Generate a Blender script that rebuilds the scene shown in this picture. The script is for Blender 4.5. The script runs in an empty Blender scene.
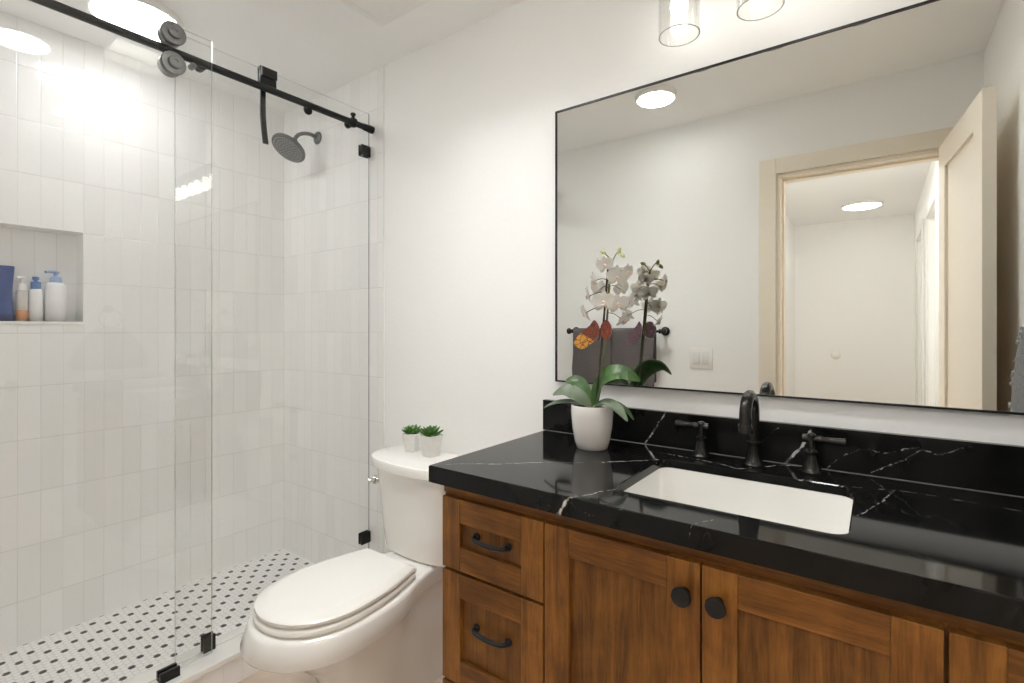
import bpy, bmesh, math, random
from mathutils import Vector, Matrix
random.seed(7)
S = bpy.context.scene
C = S.collection
PI = math.pi

# ------------------------------------------------------------------ camera, world, exposure, large lights
cam_d = bpy.data.cameras.new('camera'); cam = bpy.data.objects.new('camera', cam_d); C.objects.link(cam)
cam.location = (0, -1.45, 1.2166)
cam.rotation_euler = (PI/2, 0, 0.63136587)
cam_d.sensor_width = 36; cam_d.lens = 17.5921; cam_d.shift_y = -0.012323; cam_d.clip_start = 0.01
S.camera = cam
S.view_settings.view_transform = 'Standard'; S.view_settings.look = 'None'
S.view_settings.gamma = 1; S.view_settings.use_curve_mapping = False
S.view_settings.exposure = 0.08
BULB = 11.0         # emission of each vanity bulb
SHOWER = 21.0      # emission of the shower ceiling disc
HALL = 9.0         # emission of the far hallway ceiling lamp
FILL_HALL = 84.0     # emission of the added, unseen hallway fill lamp by the doorway
FILL_VANITY = 52.0        # emission of the added, unseen fill light over the vanity front
ROOM = 31.0         # emission of the small bathroom downlight
FILL_TOILET = 112.0         # emission of the added, unseen fill light in front of the toilet
W = bpy.data.worlds.new('world'); S.world = W; W.use_nodes = True
W.node_tree.nodes['Background'].inputs[0].default_value = (1, 0.98, 0.95, 1)
W.node_tree.nodes['Background'].inputs[1].default_value = 0.3
S.cycles.max_bounces = 24; S.cycles.diffuse_bounces = 20; S.cycles.glossy_bounces = 8
S.cycles.transparent_max_bounces = 16; S.cycles.transmission_bounces = 8
S.cycles.sample_clamp_indirect = 6; S.cycles.caustics_reflective = False; S.cycles.caustics_refractive = False

# ------------------------------------------------------------------ node helpers
def new_mat(name):
    m = bpy.data.materials.new(name); m.use_nodes = True
    nt = m.node_tree; b = nt.nodes['Principled BSDF']
    return m, nt, b
class N:
    """tiny expression builder for shader math"""
    def __init__(s, nt): s.nt = nt
    def _in(s, node, i, v):
        if isinstance(v, bpy.types.NodeSocket): s.nt.links.new(v, node.inputs[i])
        elif v is not None: node.inputs[i].default_value = v
    def m(s, op, a, b=None, c=None, clamp=False):
        n = s.nt.nodes.new('ShaderNodeMath'); n.operation = op; n.use_clamp = clamp
        s._in(n, 0, a); s._in(n, 1, b); s._in(n, 2, c); return n.outputs[0]
    def v(s, op, a, b=None, scale=None):
        n = s.nt.nodes.new('ShaderNodeVectorMath'); n.operation = op
        s._in(n, 0, a)
        if b is not None: s._in(n, 1, b)
        if scale is not None: s._in(n, 3, scale)
        return n.outputs[1] if op in ('DOT_PRODUCT', 'LENGTH', 'DISTANCE') else n.outputs[0]
    def pos(s, kind='Object'):
        return s.nt.nodes.new('ShaderNodeTexCoord').outputs[kind]
    def sep(s, v):
        n = s.nt.nodes.new('ShaderNodeSeparateXYZ'); s._in(n, 0, v); return n.outputs
    def comb(s, x, y, z=0.0):
        n = s.nt.nodes.new('ShaderNodeCombineXYZ'); s._in(n, 0, x); s._in(n, 1, y); s._in(n, 2, z); return n.outputs[0]
    def noise(s, v, scale, detail=2, rough=.5, dist=0.0, col=False):
        n = s.nt.nodes.new('ShaderNodeTexNoise'); s._in(n, 'Vector', v)
        n.inputs['Scale'].default_value = scale; n.inputs['Detail'].default_value = detail
        n.inputs['Roughness'].default_value = rough; n.inputs['Distortion'].default_value = dist
        return n.outputs['Color' if col else 'Fac']
    def white(s, v, col=False):
        n = s.nt.nodes.new('ShaderNodeTexWhiteNoise'); n.noise_dimensions = '3D'; s._in(n, 'Vector', v)
        return n.outputs['Color' if col else 'Value']
    def ramp(s, f, stops):
        n = s.nt.nodes.new('ShaderNodeValToRGB'); s._in(n, 0, f)
        e = n.color_ramp.elements
        while len(e) < len(stops): e.new(.5)
        for k, (p, c) in enumerate(stops):
            e[k].position = p; e[k].color = (*c, 1) if len(c) == 3 else c
        return n.outputs[0]
    def mix(s, f, a, b):
        n = s.nt.nodes.new('ShaderNodeMix'); n.data_type = 'RGBA'
        s._in(n, 0, f)
        for i, v in ((6, a), (7, b)):
            if isinstance(v, tuple) and len(v) == 3: v = (*v, 1)
            s._in(n, i, v)
        return n.outputs[2]
    def smooth(s, x, a, b):
        n = s.nt.nodes.new('ShaderNodeMapRange'); n.interpolation_type = 'SMOOTHSTEP'
        s._in(n, 0, x); n.inputs[1].default_value = a; n.inputs[2].default_value = b
        n.inputs[3].default_value = 0; n.inputs[4].default_value = 1; return n.outputs[0]
    def bump(s, h, dist, strength=1.0):
        n = s.nt.nodes.new('ShaderNodeBump'); n.inputs['Strength'].default_value = strength
        n.inputs['Distance'].default_value = dist; s._in(n, 'Height', h); return n.outputs[0]
def pr(b, **k):
    for a, v in k.items():
        b.inputs[a.replace('_', ' ')].default_value = (*v, 1) if isinstance(v, tuple) and len(v) == 3 else v
def plain(name, col, rough=.5, metal=0.0, vary=.03, scale=30, bump=0.0, coat=0.0):
    m, nt, b = new_mat(name); e = N(nt)
    pr(b, Roughness=rough, Metallic=metal, Coat_Weight=coat)
    n = e.noise(e.pos(), scale, 3)
    lo = tuple(max(0, c*(1-vary)) for c in col); hi = tuple(min(1, c*(1+vary)) for c in col)
    nt.links.new(e.ramp(n, [(.3, lo), (.7, hi)]), b.inputs['Base Color'])
    if bump:
        nt.links.new(e.bump(n, bump), b.inputs['Normal'])
    return m
def emitter(name, col, strength):
    m, nt, b = new_mat(name)
    pr(b, Base_Color=(.9, .9, .88), Emission_Color=col, Emission_Strength=strength, Roughness=.4)
    return m
def glass_mat(name, tint=(.97, .985, .98), edge=None, ior=1.45):
    m = bpy.data.materials.new(name); m.use_nodes = True; nt = m.node_tree; nt.nodes.clear()
    out = nt.nodes.new('ShaderNodeOutputMaterial'); tr = nt.nodes.new('ShaderNodeBsdfTransparent')
    gl = nt.nodes.new('ShaderNodeBsdfGlossy'); gl.inputs['Roughness'].default_value = 0.0
    fr = nt.nodes.new('ShaderNodeFresnel'); ge = nt.nodes.new('ShaderNodeNewGeometry')
    io = N(nt).m('ADD', N(nt).m('MULTIPLY', ge.outputs['Backfacing'], 1/ior - ior), ior); nt.links.new(io, fr.inputs[0])
    mx = nt.nodes.new('ShaderNodeMixShader'); tr.inputs[0].default_value = (*tint, 1)
    nt.links.new(fr.outputs[0], mx.inputs[0]); nt.links.new(tr.outputs[0], mx.inputs[1]); nt.links.new(gl.outputs[0], mx.inputs[2])
    nt.links.new(mx.outputs[0], out.inputs[0]); return m

# ------------------------------------------------------------------ materials
M = {}
M['paint'] = plain('wall_paint', (.912, .911, .903), .55, vary=.006, scale=60, bump=.0006)
M['ceil'] = plain('ceiling_paint', (.912, .911, .903), .7, vary=.006, scale=40)
M['casing'] = plain('cream_trim_paint', (.84, .765, .655), .4, vary=.01)
M['white_trim'] = plain('white_trim_paint', (.82, .82, .80), .4, vary=.01)
M['porcelain'] = plain('porcelain', (.85, .84, .81), .12, vary=.004, coat=.4)
M['seat'] = plain('seat_plastic', (.85, .84, .80), .22, vary=.004)
M['black'] = plain('matte_black_metal', (.010, .010, .010), .38, metal=.3, vary=.2)
M['bronze'] = plain('dark_bronze_metal', (.03, .028, .026), .25, metal=.75, vary=.2)
M['gunmetal'] = plain('grey_roller_metal', (.20, .20, .20), .4, metal=.4, vary=.15)  # roller metal lightened: pale haze of the door glass put into its colour
M['headgrey'] = plain('shower_head_metal', (.16, .16, .155), .35, metal=.6, vary=.2)
M['chrome'] = plain('chrome', (.55, .55, .55), .08, metal=1.0, vary=.02)
M['white_plastic'] = plain('white_plastic', (.86, .85, .82), .35, vary=.01)
M['soil'] = plain('potting_moss', (.10, .075, .05), .9, vary=.5, scale=120, bump=.004)
M['towel'] = plain('charcoal_terry', (.125, .108, .108), .95, vary=.35, scale=400, bump=.003)
M['towel_trim'] = plain('pale_towel_fringe', (.60, .60, .60), .95, vary=.2, scale=300, bump=.003)
M['greytowel'] = plain('grey_terry', (.22, .22, .23), .95, vary=.4, scale=260, bump=.003)
M['floor'] = plain('beige_floor_tile', (.60, .50, .42), .4, vary=.12, scale=9)
M['hallfloor'] = plain('oak_hall_floor', (.42, .32, .23), .45, vary=.15, scale=12)
M['quartz_white'] = plain('white_quartz_sill', (.84, .83, .80), .2, vary=.015, scale=14)
M['pot'] = plain('glazed_white_pot', (.84, .81, .78), .22, vary=.008, coat=.3)
M['pot_cement'] = plain('white_cement_pot', (.78, .77, .75), .7, vary=.05, scale=50, bump=.001)
M['glass'] = glass_mat('clear_shower_glass', (.988, .99, .988))
M['glass_edge'] = plain('polished_glass_edge', (.50, .53, .515), .15, vary=.05)
M['glass_top'] = plain('polished_glass_top_edge', (.70, .72, .71), .15, vary=.05)
M['glass_top'].node_tree.nodes['Principled BSDF'].inputs['Alpha'].default_value = .3
M['glass_edge'].node_tree.nodes['Principled BSDF'].inputs['Alpha'].default_value = .6
M['shade_glass'] = glass_mat('clear_shade_glass', (.97, .97, .96), ior=1.5)
M['shade_rim'] = plain('glass_shade_rim', (.45, .44, .42), .15, vary=.05)
M['bulb'] = emitter('lit_bulb', (1, .96, .91), BULB)
M['lamp'] = emitter('lit_shower_diffuser', (.985, .99, .985), SHOWER)
M['roomlamp'] = emitter('lit_downlight_diffuser', (.985, .99, .985), ROOM)
M['domelamp'] = emitter('lit_dome_diffuser', (.985, .99, .985), FILL_TOILET)
M['halllamp'] = emitter('lit_hall_diffuser', (.985, .99, .985), HALL)
M['nearhall'] = emitter('lit_near_hall_diffuser', (.985, .99, .985), FILL_HALL)
M['domelamp2'] = emitter('lit_second_drum_diffuser', (.985, .99, .985), FILL_VANITY)
M['gap'] = plain('dark_gap', (.02, .015, .012), .8)
M['blue'] = plain('blue_plastic', (.035, .075, .24), .3, vary=.15, scale=40)
M['blue_dark'] = plain('navy_cap_plastic', (.02, .04, .13), .35, vary=.3, scale=150)
M['blue_cap'] = plain('blue_cap_plastic', (.10, .19, .42), .35, vary=.08)
M['paleblue'] = plain('pale_blue_pump_plastic', (.32, .43, .64), .35, vary=.06)
M['bottlewhite'] = plain('white_bottle_plastic', (.85, .85, .85), .3, vary=.01)
M['clearbottle'] = plain('translucent_bottle_plastic', (.62, .60, .57), .15, vary=.05)
M['orange'] = plain('amber_liquid', (.62, .30, .16), .2, vary=.1)
M['label_grey'] = plain('grey_print', (.35, .36, .42), .5, vary=.4, scale=200)
M['stem'] = plain('orchid_stem', (.13, .14, .05), .5, vary=.2)
M['stake'] = plain('dark_plant_stake', (.035, .03, .022), .6, vary=.2)
M['bud'] = plain('green_bud', (.45, .50, .20), .5, vary=.15)

def leaf_mat(name, a, b, rough=.3):
    m, nt, bs = new_mat(name); e = N(nt); pr(bs, Roughness=rough)
    n = e.noise(e.pos(), 38, 4, .6)
    nt.links.new(e.ramp(n, [(.25, a), (.75, b)]), bs.inputs['Base Color']); return m
M['leaf'] = leaf_mat('orchid_leaf', (.024, .075, .012), (.055, .13, .026), .38)
M['leaf_pale'] = leaf_mat('orchid_leaf_greyish', (.07, .11, .06), (.14, .18, .115), .42)
M['succ'] = leaf_mat('succulent_leaf', (.035, .12, .02), (.12, .26, .06), .5)
def petal_mat():
    m, nt, b = new_mat('orchid_petal'); e = N(nt); pr(b, Roughness=.5)
    n = e.noise(e.pos(), 60, 3); c = e.ramp(n, [(.3, (.88, .87, .82)), (.75, (.92, .90, .87))])
    nt.links.new(c, b.inputs['Base Color'])
    tl = nt.nodes.new('ShaderNodeBsdfTranslucent'); nt.links.new(c, tl.inputs[0])
    mx = nt.nodes.new('ShaderNodeMixShader'); mx.inputs[0].default_value = .6
    nt.links.new(b.outputs[0], mx.inputs[1]); nt.links.new(tl.outputs[0], mx.inputs[2])
    nt.links.new(mx.outputs[0], nt.nodes['Material Output'].inputs[0]); return m
M['petal'] = petal_mat()
M['lip'] = plain('orchid_lip', (.78, .62, .55), .5, vary=.2, scale=120)

def mirror_mat():
    m, nt, b = new_mat('mirror_silver'); pr(b, Base_Color=(.86, .865, .83), Metallic=1.0, Roughness=0.0); return m
M['mirror'] = mirror_mat()

def wood(name, axis, k=1.0):
    m, nt, b = new_mat(name); e = N(nt)
    p = e.pos()
    sc = {'x': (1.5, 22, 22), 'z': (22, 22, 1.5)}[axis]
    oi = nt.nodes.new('ShaderNodeNewGeometry').outputs['Random Per Island']
    q = e.v('ADD', e.v('MULTIPLY', p, sc), e.comb(e.m('MULTIPLY', oi, 37.0), e.m('MULTIPLY', oi, 13.0), e.m('MULTIPLY', oi, 23.0)))
    n1 = e.noise(q, 1.5, 5, .62, 1.1)
    n2 = e.noise(e.v('MULTIPLY', q, (3.4, 3.4, 3.4)), 3.0, 4, .7, .2)
    n3 = e.noise(e.v('ADD', p, e.comb(oi, oi, oi)), 9.0, 3, .6, .6)
    f = e.m('ADD', e.m('ADD', e.m('MULTIPLY', n1, .50), e.m('MULTIPLY', e.m('SUBTRACT', oi, .5), .10)), e.m('ADD', e.m('MULTIPLY', n2, .24), e.m('MULTIPLY', n3, .30)))
    c = [(.045, .0155, .003), (.130, .047, .008), (.235, .094, .017), (.36, .158, .035)]
    col = e.ramp(f, [(.30, tuple(v*k for v in c[0])), (.46, tuple(v*k for v in c[1])), (.58, tuple(v*k for v in c[2])), (.74, tuple(v*k for v in c[3]))])
    nt.links.new(col, b.inputs['Base Color'])
    nt.links.new(e.ramp(n2, [(.2, (.30,)*3), (.8, (.44,)*3)]), b.inputs['Roughness'])
    b.inputs['Specular IOR Level'].default_value = .3
    nt.links.new(e.bump(n2, .0006), b.inputs['Normal']); return m
M['wood_v'] = wood('stained_wood_upright_grain', 'z')
M['wood_h'] = wood('stained_wood_level_grain', 'x')
M['wood_p'] = wood('darker_stained_wood_panel', 'z', .80)  # panel tone: darker wood plus recess shade put into the colour

def tile_mat(name, u_axis, tw=.0645, th=.2, u0=0.0, z0=0.0):
    """glossy hand-made vertical tile, stacked, thin joints, every tile a little tilted"""
    m, nt, b = new_mat(name); e = N(nt)
    o = e.sep(e.pos()); u = e.m('SUBTRACT', o[u_axis], u0); z = e.m('SUBTRACT', o[2], z0)
    su = e.m('DIVIDE', u, tw); sz = e.m('DIVIDE', z, th)
    cu = e.m('FLOOR', su); cz = e.m('FLOOR', sz)
    fu = e.m('SUBTRACT', su, cu); fz = e.m('SUBTRACT', sz, cz)
    du = e.m('MULTIPLY', e.m('MINIMUM', fu, e.m('SUBTRACT', 1.0, fu)), tw)
    dz = e.m('MULTIPLY', e.m('MINIMUM', fz, e.m('SUBTRACT', 1.0, fz)), th)
    rnd = e.sep(e.white(e.comb(cu, cz, 3.7), col=True))
    grout_u = e.m('SUBTRACT', 1.0, e.smooth(du, .0003, .0012))
    grout_z = e.m('SUBTRACT', 1.0, e.smooth(dz, .0004, .0015))
    vis = e.m('ADD', .15, e.m('MULTIPLY', e.smooth(rnd[0], .3, .9), .45))
    g = e.m('MAXIMUM', e.m('MULTIPLY', grout_u, vis), e.m('MULTIPLY', grout_z, .65))
    shade = e.m('ADD', .965, e.m('MULTIPLY', rnd[1], .05))
    base = e.v('SCALE', (.91, .91, .903), scale=shade)
    nt.links.new(e.mix(g, base, (.60, .59, .56)), b.inputs['Base Color'])
    pr(b, Roughness=.10, Specular_IOR_Level=.5)
    tilt = e.m('ADD', e.m('MULTIPLY', e.m('SUBTRACT', rnd[0], .5), e.m('MULTIPLY', fu, tw)),
               e.m('MULTIPLY', e.m('SUBTRACT', rnd[2], .5), e.m('MULTIPLY', fz, th*.35)))
    edge = e.m('MINIMUM', e.smooth(du, 0.0, .0035), e.smooth(dz, 0.0, .0035))
    wav = e.noise(e.pos(), 16, 2, .5)
    h = e.m('ADD', e.m('ADD', e.m('MULTIPLY', tilt, .030), e.m('MULTIPLY', edge, .00045)), e.m('MULTIPLY', wav, .0011))
    nt.links.new(e.bump(h, 1.0), b.inputs['Normal']); return m
M['tile_left'] = tile_mat('glossy_white_tile_long_wall', 1, u0=-.0645*.04)
M['tile_back'] = tile_mat('glossy_white_tile_end_wall', 0, u0=-2.58)

def hexdist(e, x, y, rx, ry):
    """hexagon distance (flat-to-flat along x) to the nearest point of the centred lattice rx x ry"""
    def cell(v, r, off):
        return e.m('SUBTRACT', e.m('FLOORED_MODULO', e.m('ADD', v, off), r), r/2)
    best = None
    for ox, oy in ((0, 0), (rx/2, ry/2)):
        ax = e.m('ABSOLUTE', cell(x, rx, ox)); ay = e.m('ABSOLUTE', cell(y, ry, oy))
        d = e.m('MAXIMUM', ax, e.m('ADD', e.m('MULTIPLY', ax, .5), e.m('MULTIPLY', ay, .8660254)))
        best = d if best is None else e.m('MINIMUM', best, d)
    return best
def mosaic_mat():
    m, nt, b = new_mat('white_hex_mosaic_with_black_dots'); e = N(nt)
    o = e.sep(e.pos()); p = .0219
    x = e.m('ADD', o[0], 2.499 + 10*4*p + 2*p); y = e.m('ADD', o[1], .026 + 20*p*1.7320508*2 + p*1.7320508)
    d1 = hexdist(e, x, y, p, p*1.7320508)
    d2 = hexdist(e, x, y, 4*p, 2*p*1.7320508)
    grout = e.smooth(d1, p*.5-.0018, p*.5-.0004)
    dot = e.m('SUBTRACT', 1.0, e.smooth(d2, p*.5-.0014, p*.5-.0002))
    w = e.noise(e.pos(), 25, 2)
    col = e.mix(grout, e.ramp(w, [(.3, (.88, .875, .865)), (.7, (.91, .905, .895))]), (.64, .63, .60))
    nt.links.new(e.mix(dot, col, (.028, .026, .024)), b.inputs['Base Color'])
    pr(b, Roughness=.35)
    nt.links.new(e.bump(e.m('SUBTRACT', 1.0, grout), .0006), b.inputs['Normal']); return m
M['mosaic'] = mosaic_mat()

def quartz_mat(name, veins):
    m, nt, b = new_mat(name); e = N(nt)
    p = e.pos()
    wob = e.v('SCALE', e.v('SUBTRACT', e.noise(p, 34, 4, .65, col=True), (.5, .5, .5)), scale=.019)
    fine = e.v('SCALE', e.v('SUBTRACT', e.noise(p, 150, 2, .5, col=True), (.5, .5, .5)), scale=.004)
    q = e.v('ADD', p, e.v('ADD', wob, fine))
    br = e.noise(p, 45, 2, .6)
    tot = None
    for (pts, w, amp) in veins:
        for a, c in zip(pts[:-1], pts[1:]):
            a, c = Vector(a), Vector(c); d = c - a
            if d.length < 1e-5: continue
            r = e.v('SUBTRACT', q, tuple(a))
            t = e.m('DIVIDE', e.v('DOT_PRODUCT', r, tuple(d)), d.length_squared, clamp=True)
            dist = e.v('DISTANCE', r, e.v('SCALE', tuple(d), scale=t))
            k = e.m('MULTIPLY', e.m('SUBTRACT', 1.0, e.smooth(dist, w*.35, w)), amp)
            tot = k if tot is None else e.m('MAXIMUM', tot, k)
    tot = e.m('MULTIPLY', tot, e.m('ADD', .16, e.m('MULTIPLY', e.smooth(br, .43, .58), .84)))
    n = nt.nodes.new('ShaderNodeTexVoronoi'); n.inputs['Scale'].default_value = 38; nt.links.new(p, n.inputs['Vector'])
    sp = e.m('MULTIPLY', e.m('SUBTRACT', 1.0, e.smooth(n.outputs['Distance'], .022, .045)), e.smooth(e.sep(n.outputs['Color'])[0], .86, .9))
    tot = e.m('MAXIMUM', tot, e.m('MULTIPLY', sp, .35))
    cl = e.noise(p, 7, 4, .6)
    base = e.ramp(cl, [(.3, (.004, .004, .004)), (.75, (.010, .010, .0095))])
    nt.links.new(e.mix(tot, base, (.60, .58, .55)), b.inputs['Base Color'])
    pr(b, Roughness=.06, Specular_IOR_Level=.2); return m
ZC = .875
# veins on counter top, its front edge and the backsplash, plus one painted edge glint, in metres
def T(x, y): return (x, y, ZC)
VE = [
 ([T(-.884,-.535), T(-.845,-.498), T(-.771,-.447), T(-.699,-.374), T(-.623,-.326), T(-.559,-.268), T(-.502,-.210), T(-.464,-.170)], .0028, .8),
 ([(-.535,-.561,.832), (-.505,-.561,.874), T(-.493,-.548)], .0044, 1.0),
 ([T(-.493,-.548), T(-.470,-.495), T(-.451,-.457)], .0022, .55),
 ([(-.508,-.561,.870), (-.485,-.561,.853), (-.45,-.561,.848), (-.41,-.561,.860), (-.39,-.561,.875)], .0014, .28),
 ([T(-.458,-.436), T(-.456,-.328), T(-.458,-.170), T(-.440,-.158)], .0018, .5),  # not a vein: pale reflection along the sink cut-out edge, painted in
 ([T(-.474,-.164), T(-.546,-.041), (-.556,-.02,.878), (-.524,-.02,.927), (-.493,-.02,.977)], .0032, .95),
 ([(-.269,-.561,.833), (-.264,-.561,.873), T(-.252,-.537), T(-.235,-.505)], .0018, .6),
 ([T(-.484,-.098), T(-.40,-.10), T(-.325,-.115), T(-.277,-.141), T(-.235,-.089), T(-.197,-.035), T(-.155,-.022)], .0030, .9),
 ([T(-.197,-.035), T(-.190,-.022), (-.185,-.02,.881), (-.151,-.02,.930), (-.135,-.02,.966)], .0042, .95),
 ([(-.248,-.02,.915), (-.222,-.02,.945), (-.207,-.02,.967)], .0014, .4),
 ([(-.013,-.02,.884), (.050,-.02,.923), (.079,-.02,.948), (.113,-.02,.945), (.160,-.02,.967)], .0020, .6),
 ([(-.104,-.02,.877), (-.070,-.02,.913), (-.023,-.02,.939), (.011,-.02,.930), (.050,-.02,.944), (.076,-.02,.955)], .0017, .5),
 ([T(-.029,-.340), T(-.003,-.253), T(.026,-.129)], .0020, .65),
 ([T(-.202,-.158), T(-.135,-.146), T(-.068,-.149), T(-.022,-.133), T(.024,-.118), T(.087,-.111), T(.150,-.123), T(.221,-.129)], .0017, .55),
]
M['quartz'] = quartz_mat('black_quartz_with_white_veins', VE)

# ------------------------------------------------------------------ geometry helpers
def setp(o, label=None, cat=None, group=None, kind=None):
    if label: o['label'] = label
    if cat: o['category'] = cat
    if group: o['group'] = group
    if kind: o['kind'] = kind
    return o
def thing(name, label, cat, loc, group=None):
    o = bpy.data.objects.new(name, None); C.objects.link(o); o.location = loc
    o.empty_display_size = .05
    return setp(o, label, cat, group)
def offset(o):
    v = Vector((0, 0, 0))
    while o is not None: v += o.location; o = o.parent
    return v
def mesh(name, bm, mat, parent=None, smooth=None, label=None):
    """link bm (world coordinates) as ONE mesh object; smooth = auto-smooth angle in degrees"""
    bmesh.ops.recalc_face_normals(bm, faces=bm.faces[:])
    me = bpy.data.meshes.new(name)
    if parent is not None:
        d = -offset(parent)
        for v in bm.verts: v.co += d
    if smooth is not None:
        for f in bm.faces: f.smooth = True
        for ed in bm.edges:
            if len(ed.link_faces) == 2 and ed.calc_face_angle(0) > math.radians(smooth): ed.smooth = False
    bm.to_mesh(me); bm.free()
    for mm in (mat if isinstance(mat, (list, tuple)) else [mat]): me.materials.append(mm)
    o = bpy.data.objects.new(name, me); C.objects.link(o)
    if parent is not None: o.parent = parent
    if label: o['label'] = label
    return o
def struct(name, bm, mat, smooth=None, parent=None):
    o = mesh(name, bm, mat, parent, smooth)
    if parent is None: o['kind'] = 'structure'
    return o
def B(): return bmesh.new()
def box(bm, x0, x1, y0, y1, z0, z1, bev=0, mi=0, seg=2):
    t = bmesh.new()
    vs = [t.verts.new((x, y, z)) for x in (x0, x1) for y in (y0, y1) for z in (z0, z1)]
    for f in ((0,1,3,2),(4,6,7,5),(0,4,5,1),(2,3,7,6),(0,2,6,4),(1,5,7,3)): t.faces.new([vs[i] for i in f])
    if bev: bmesh.ops.bevel(t, geom=t.edges[:], offset=bev, segments=seg, affect='EDGES', profile=.5)
    merge(bm, t, mi)
def merge(bm, t, mi=0, mat=None):
    mp = {}
    for v in t.verts: mp[v] = bm.verts.new(mat @ v.co if mat is not None else v.co)
    for f in t.faces:
        try:
            g = bm.faces.new([mp[v] for v in f.verts]); g.material_index = mi if mi else f.material_index; g.smooth = f.smooth
        except ValueError: pass
    t.free()
def loft(bm, rings, close=True, cap0=True, cap1=True, mi=0):
    R = [[bm.verts.new(p) for p in r] for r in rings]; n = len(R[0])
    for a, b in zip(R[:-1], R[1:]):
        for i in range(n if close else n-1):
            j = (i+1) % n
            f = bm.faces.new((a[i], a[j], b[j], b[i])); f.material_index = mi
    if cap0: bm.faces.new(R[0][::-1]).material_index = mi
    if cap1: bm.faces.new(R[-1]).material_index = mi
    return R
def frame_of(d):
    d = Vector(d).normalized(); a = Vector((0, 0, 1)) if abs(d.z) < .9 else Vector((1, 0, 0))
    x = d.cross(a).normalized(); return x, d.cross(x).normalized()
def lathe(bm, prof, org, axis=(0, 0, 1), seg=32, mi=0, cap0=True, cap1=True):
    """prof = [(radius, height along axis)]"""
    ax = Vector(axis).normalized(); x, y = frame_of(ax); o = Vector(org)
    rings = [[o + ax*h + (x*math.cos(2*PI*k/seg) + y*math.sin(2*PI*k/seg))*max(r, 1e-4) for k in range(seg)] for r, h in prof]
    loft(bm, rings, True, cap0, cap1, mi)
def tube(bm, pts, rad, seg=12, mi=0, cap=True):
    P = [Vector(p) for p in pts]; n = len(P)
    rs = rad if isinstance(rad, (list, tuple)) else [rad]*n
    d0 = (P[1]-P[0]).normalized(); x, y = frame_of(d0); rings = []
    for i, p in enumerate(P):
        d = ((P[min(i+1, n-1)] - P[max(i-1, 0)])).normalized()
        x = (x - d*x.dot(d)).normalized(); y = d.cross(x)
        rings.append([p + (x*math.cos(2*PI*k/seg) + y*math.sin(2*PI*k/seg))*rs[i] for k in range(seg)])
    loft(bm, rings, True, cap, cap, mi)
def cat(pts, n=8, closed=False):
    """Catmull-Rom through pts"""
    P = [Vector(p) for p in pts]; out = []; m = len(P)
    for i in range(m if closed else m-1):
        if closed: a, b, c, d = P[(i-1) % m], P[i], P[(i+1) % m], P[(i+2) % m]
        else: a, b, c, d = P[max(i-1, 0)], P[i], P[i+1], P[min(i+2, m-1)]
        for k in range(n):
            t = k/n
            out.append(.5*((2*b) + (c-a)*t + (2*a-5*b+4*c-d)*t*t + (3*b-a-3*c+d)*t**3))
    if not closed: out.append(P[-1])
    return out
def rrect(x0, x1, y0, y1, z, r, seg=6):
    out = []
    for cx, cy, a in ((x1-r, y1-r, 0), (x0+r, y1-r, PI/2), (x0+r, y0+r, PI), (x1-r, y0+r, 1.5*PI)):
        for k in range(seg+1):
            t = a + PI/2*k/seg; out.append(Vector((cx + r*math.cos(t), cy + r*math.sin(t), z)))
    return out
def prism(bm, poly, z0, z1, mi=0):
    loft(bm, [[Vector((p[0], p[1], z0)) for p in poly], [Vector((p[0], p[1], z1)) for p in poly]], mi=mi)
def quad(bm, pts, mi=0):
    f = bm.faces.new([bm.verts.new(p) for p in pts]); f.material_index = mi
def bend_bevel(bm, off, seg=2, ang=40):
    es = [e for e in bm.edges if len(e.link_faces) == 2 and e.calc_face_angle(0) > math.radians(ang)]
    bmesh.ops.bevel(bm, geom=es, offset=off, segments=seg, affect='EDGES', profile=.5)

# ------------------------------------------------------------------ the room shell
XL, XR, YB, YF, H = -2.58, .36, 0.0, -1.43, 2.376
XT = -1.757           # edge of the shower tile on the back wall
TT = .008             # tile stands proud of the paint
def slab(name, mat, *a, **k):
    bm = B(); box(bm, *a); return struct(name, bm, mat, **k)
slab('floor', M['floor'], XT-.02, XR+.1, YF-.13, .10, -.10, 0)
slab('shower_floor', M['mosaic'], XL-.12, -1.90, YF-.13, .10, -.10, .034)
FILL_WELLS = [(-1.08, -.66), (-.15, -.63)]; WH = .115      # ceiling holes for two added, unseen fill lights
bm = B(); x = XL-.2
box(bm, XL-.2, XR+.2, YF-.12, -.645-WH-.015, H, H+.16); box(bm, XL-.2, XR+.2, -.645+WH+.015, .12, H, H+.16)
ya, yb = -.645-WH-.015, -.645+WH+.015
for wx, wy in FILL_WELLS:
    box(bm, x, wx-WH, ya, yb, H, H+.16); x = wx+WH
    if wy-WH > ya+1e-6: box(bm, wx-WH, wx+WH, ya, wy-WH, H, H+.16)
    if wy+WH < yb-1e-6: box(bm, wx-WH, wx+WH, wy+WH, yb, H, H+.16)
box(bm, x, XR+.2, ya, yb, H, H+.16)
struct('ceiling', bm, M['ceil'])
slab('wall_back', M['paint'], XT, XR+.12, YB, YB+.1, 0, H)
slab('wall_back_tile', M['tile_back'], XL-.12, XT-.006, YB-TT+.008, YB+.1, 0, H)
bm = B(); box(bm, XT-.006, XT, -.006, .05, .11, H, .002); struct('trim_1', bm, M['white_trim'])
slab('wall_right', M['paint'], XR, XR+.1, YF-.12, .1, 0, H)
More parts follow.
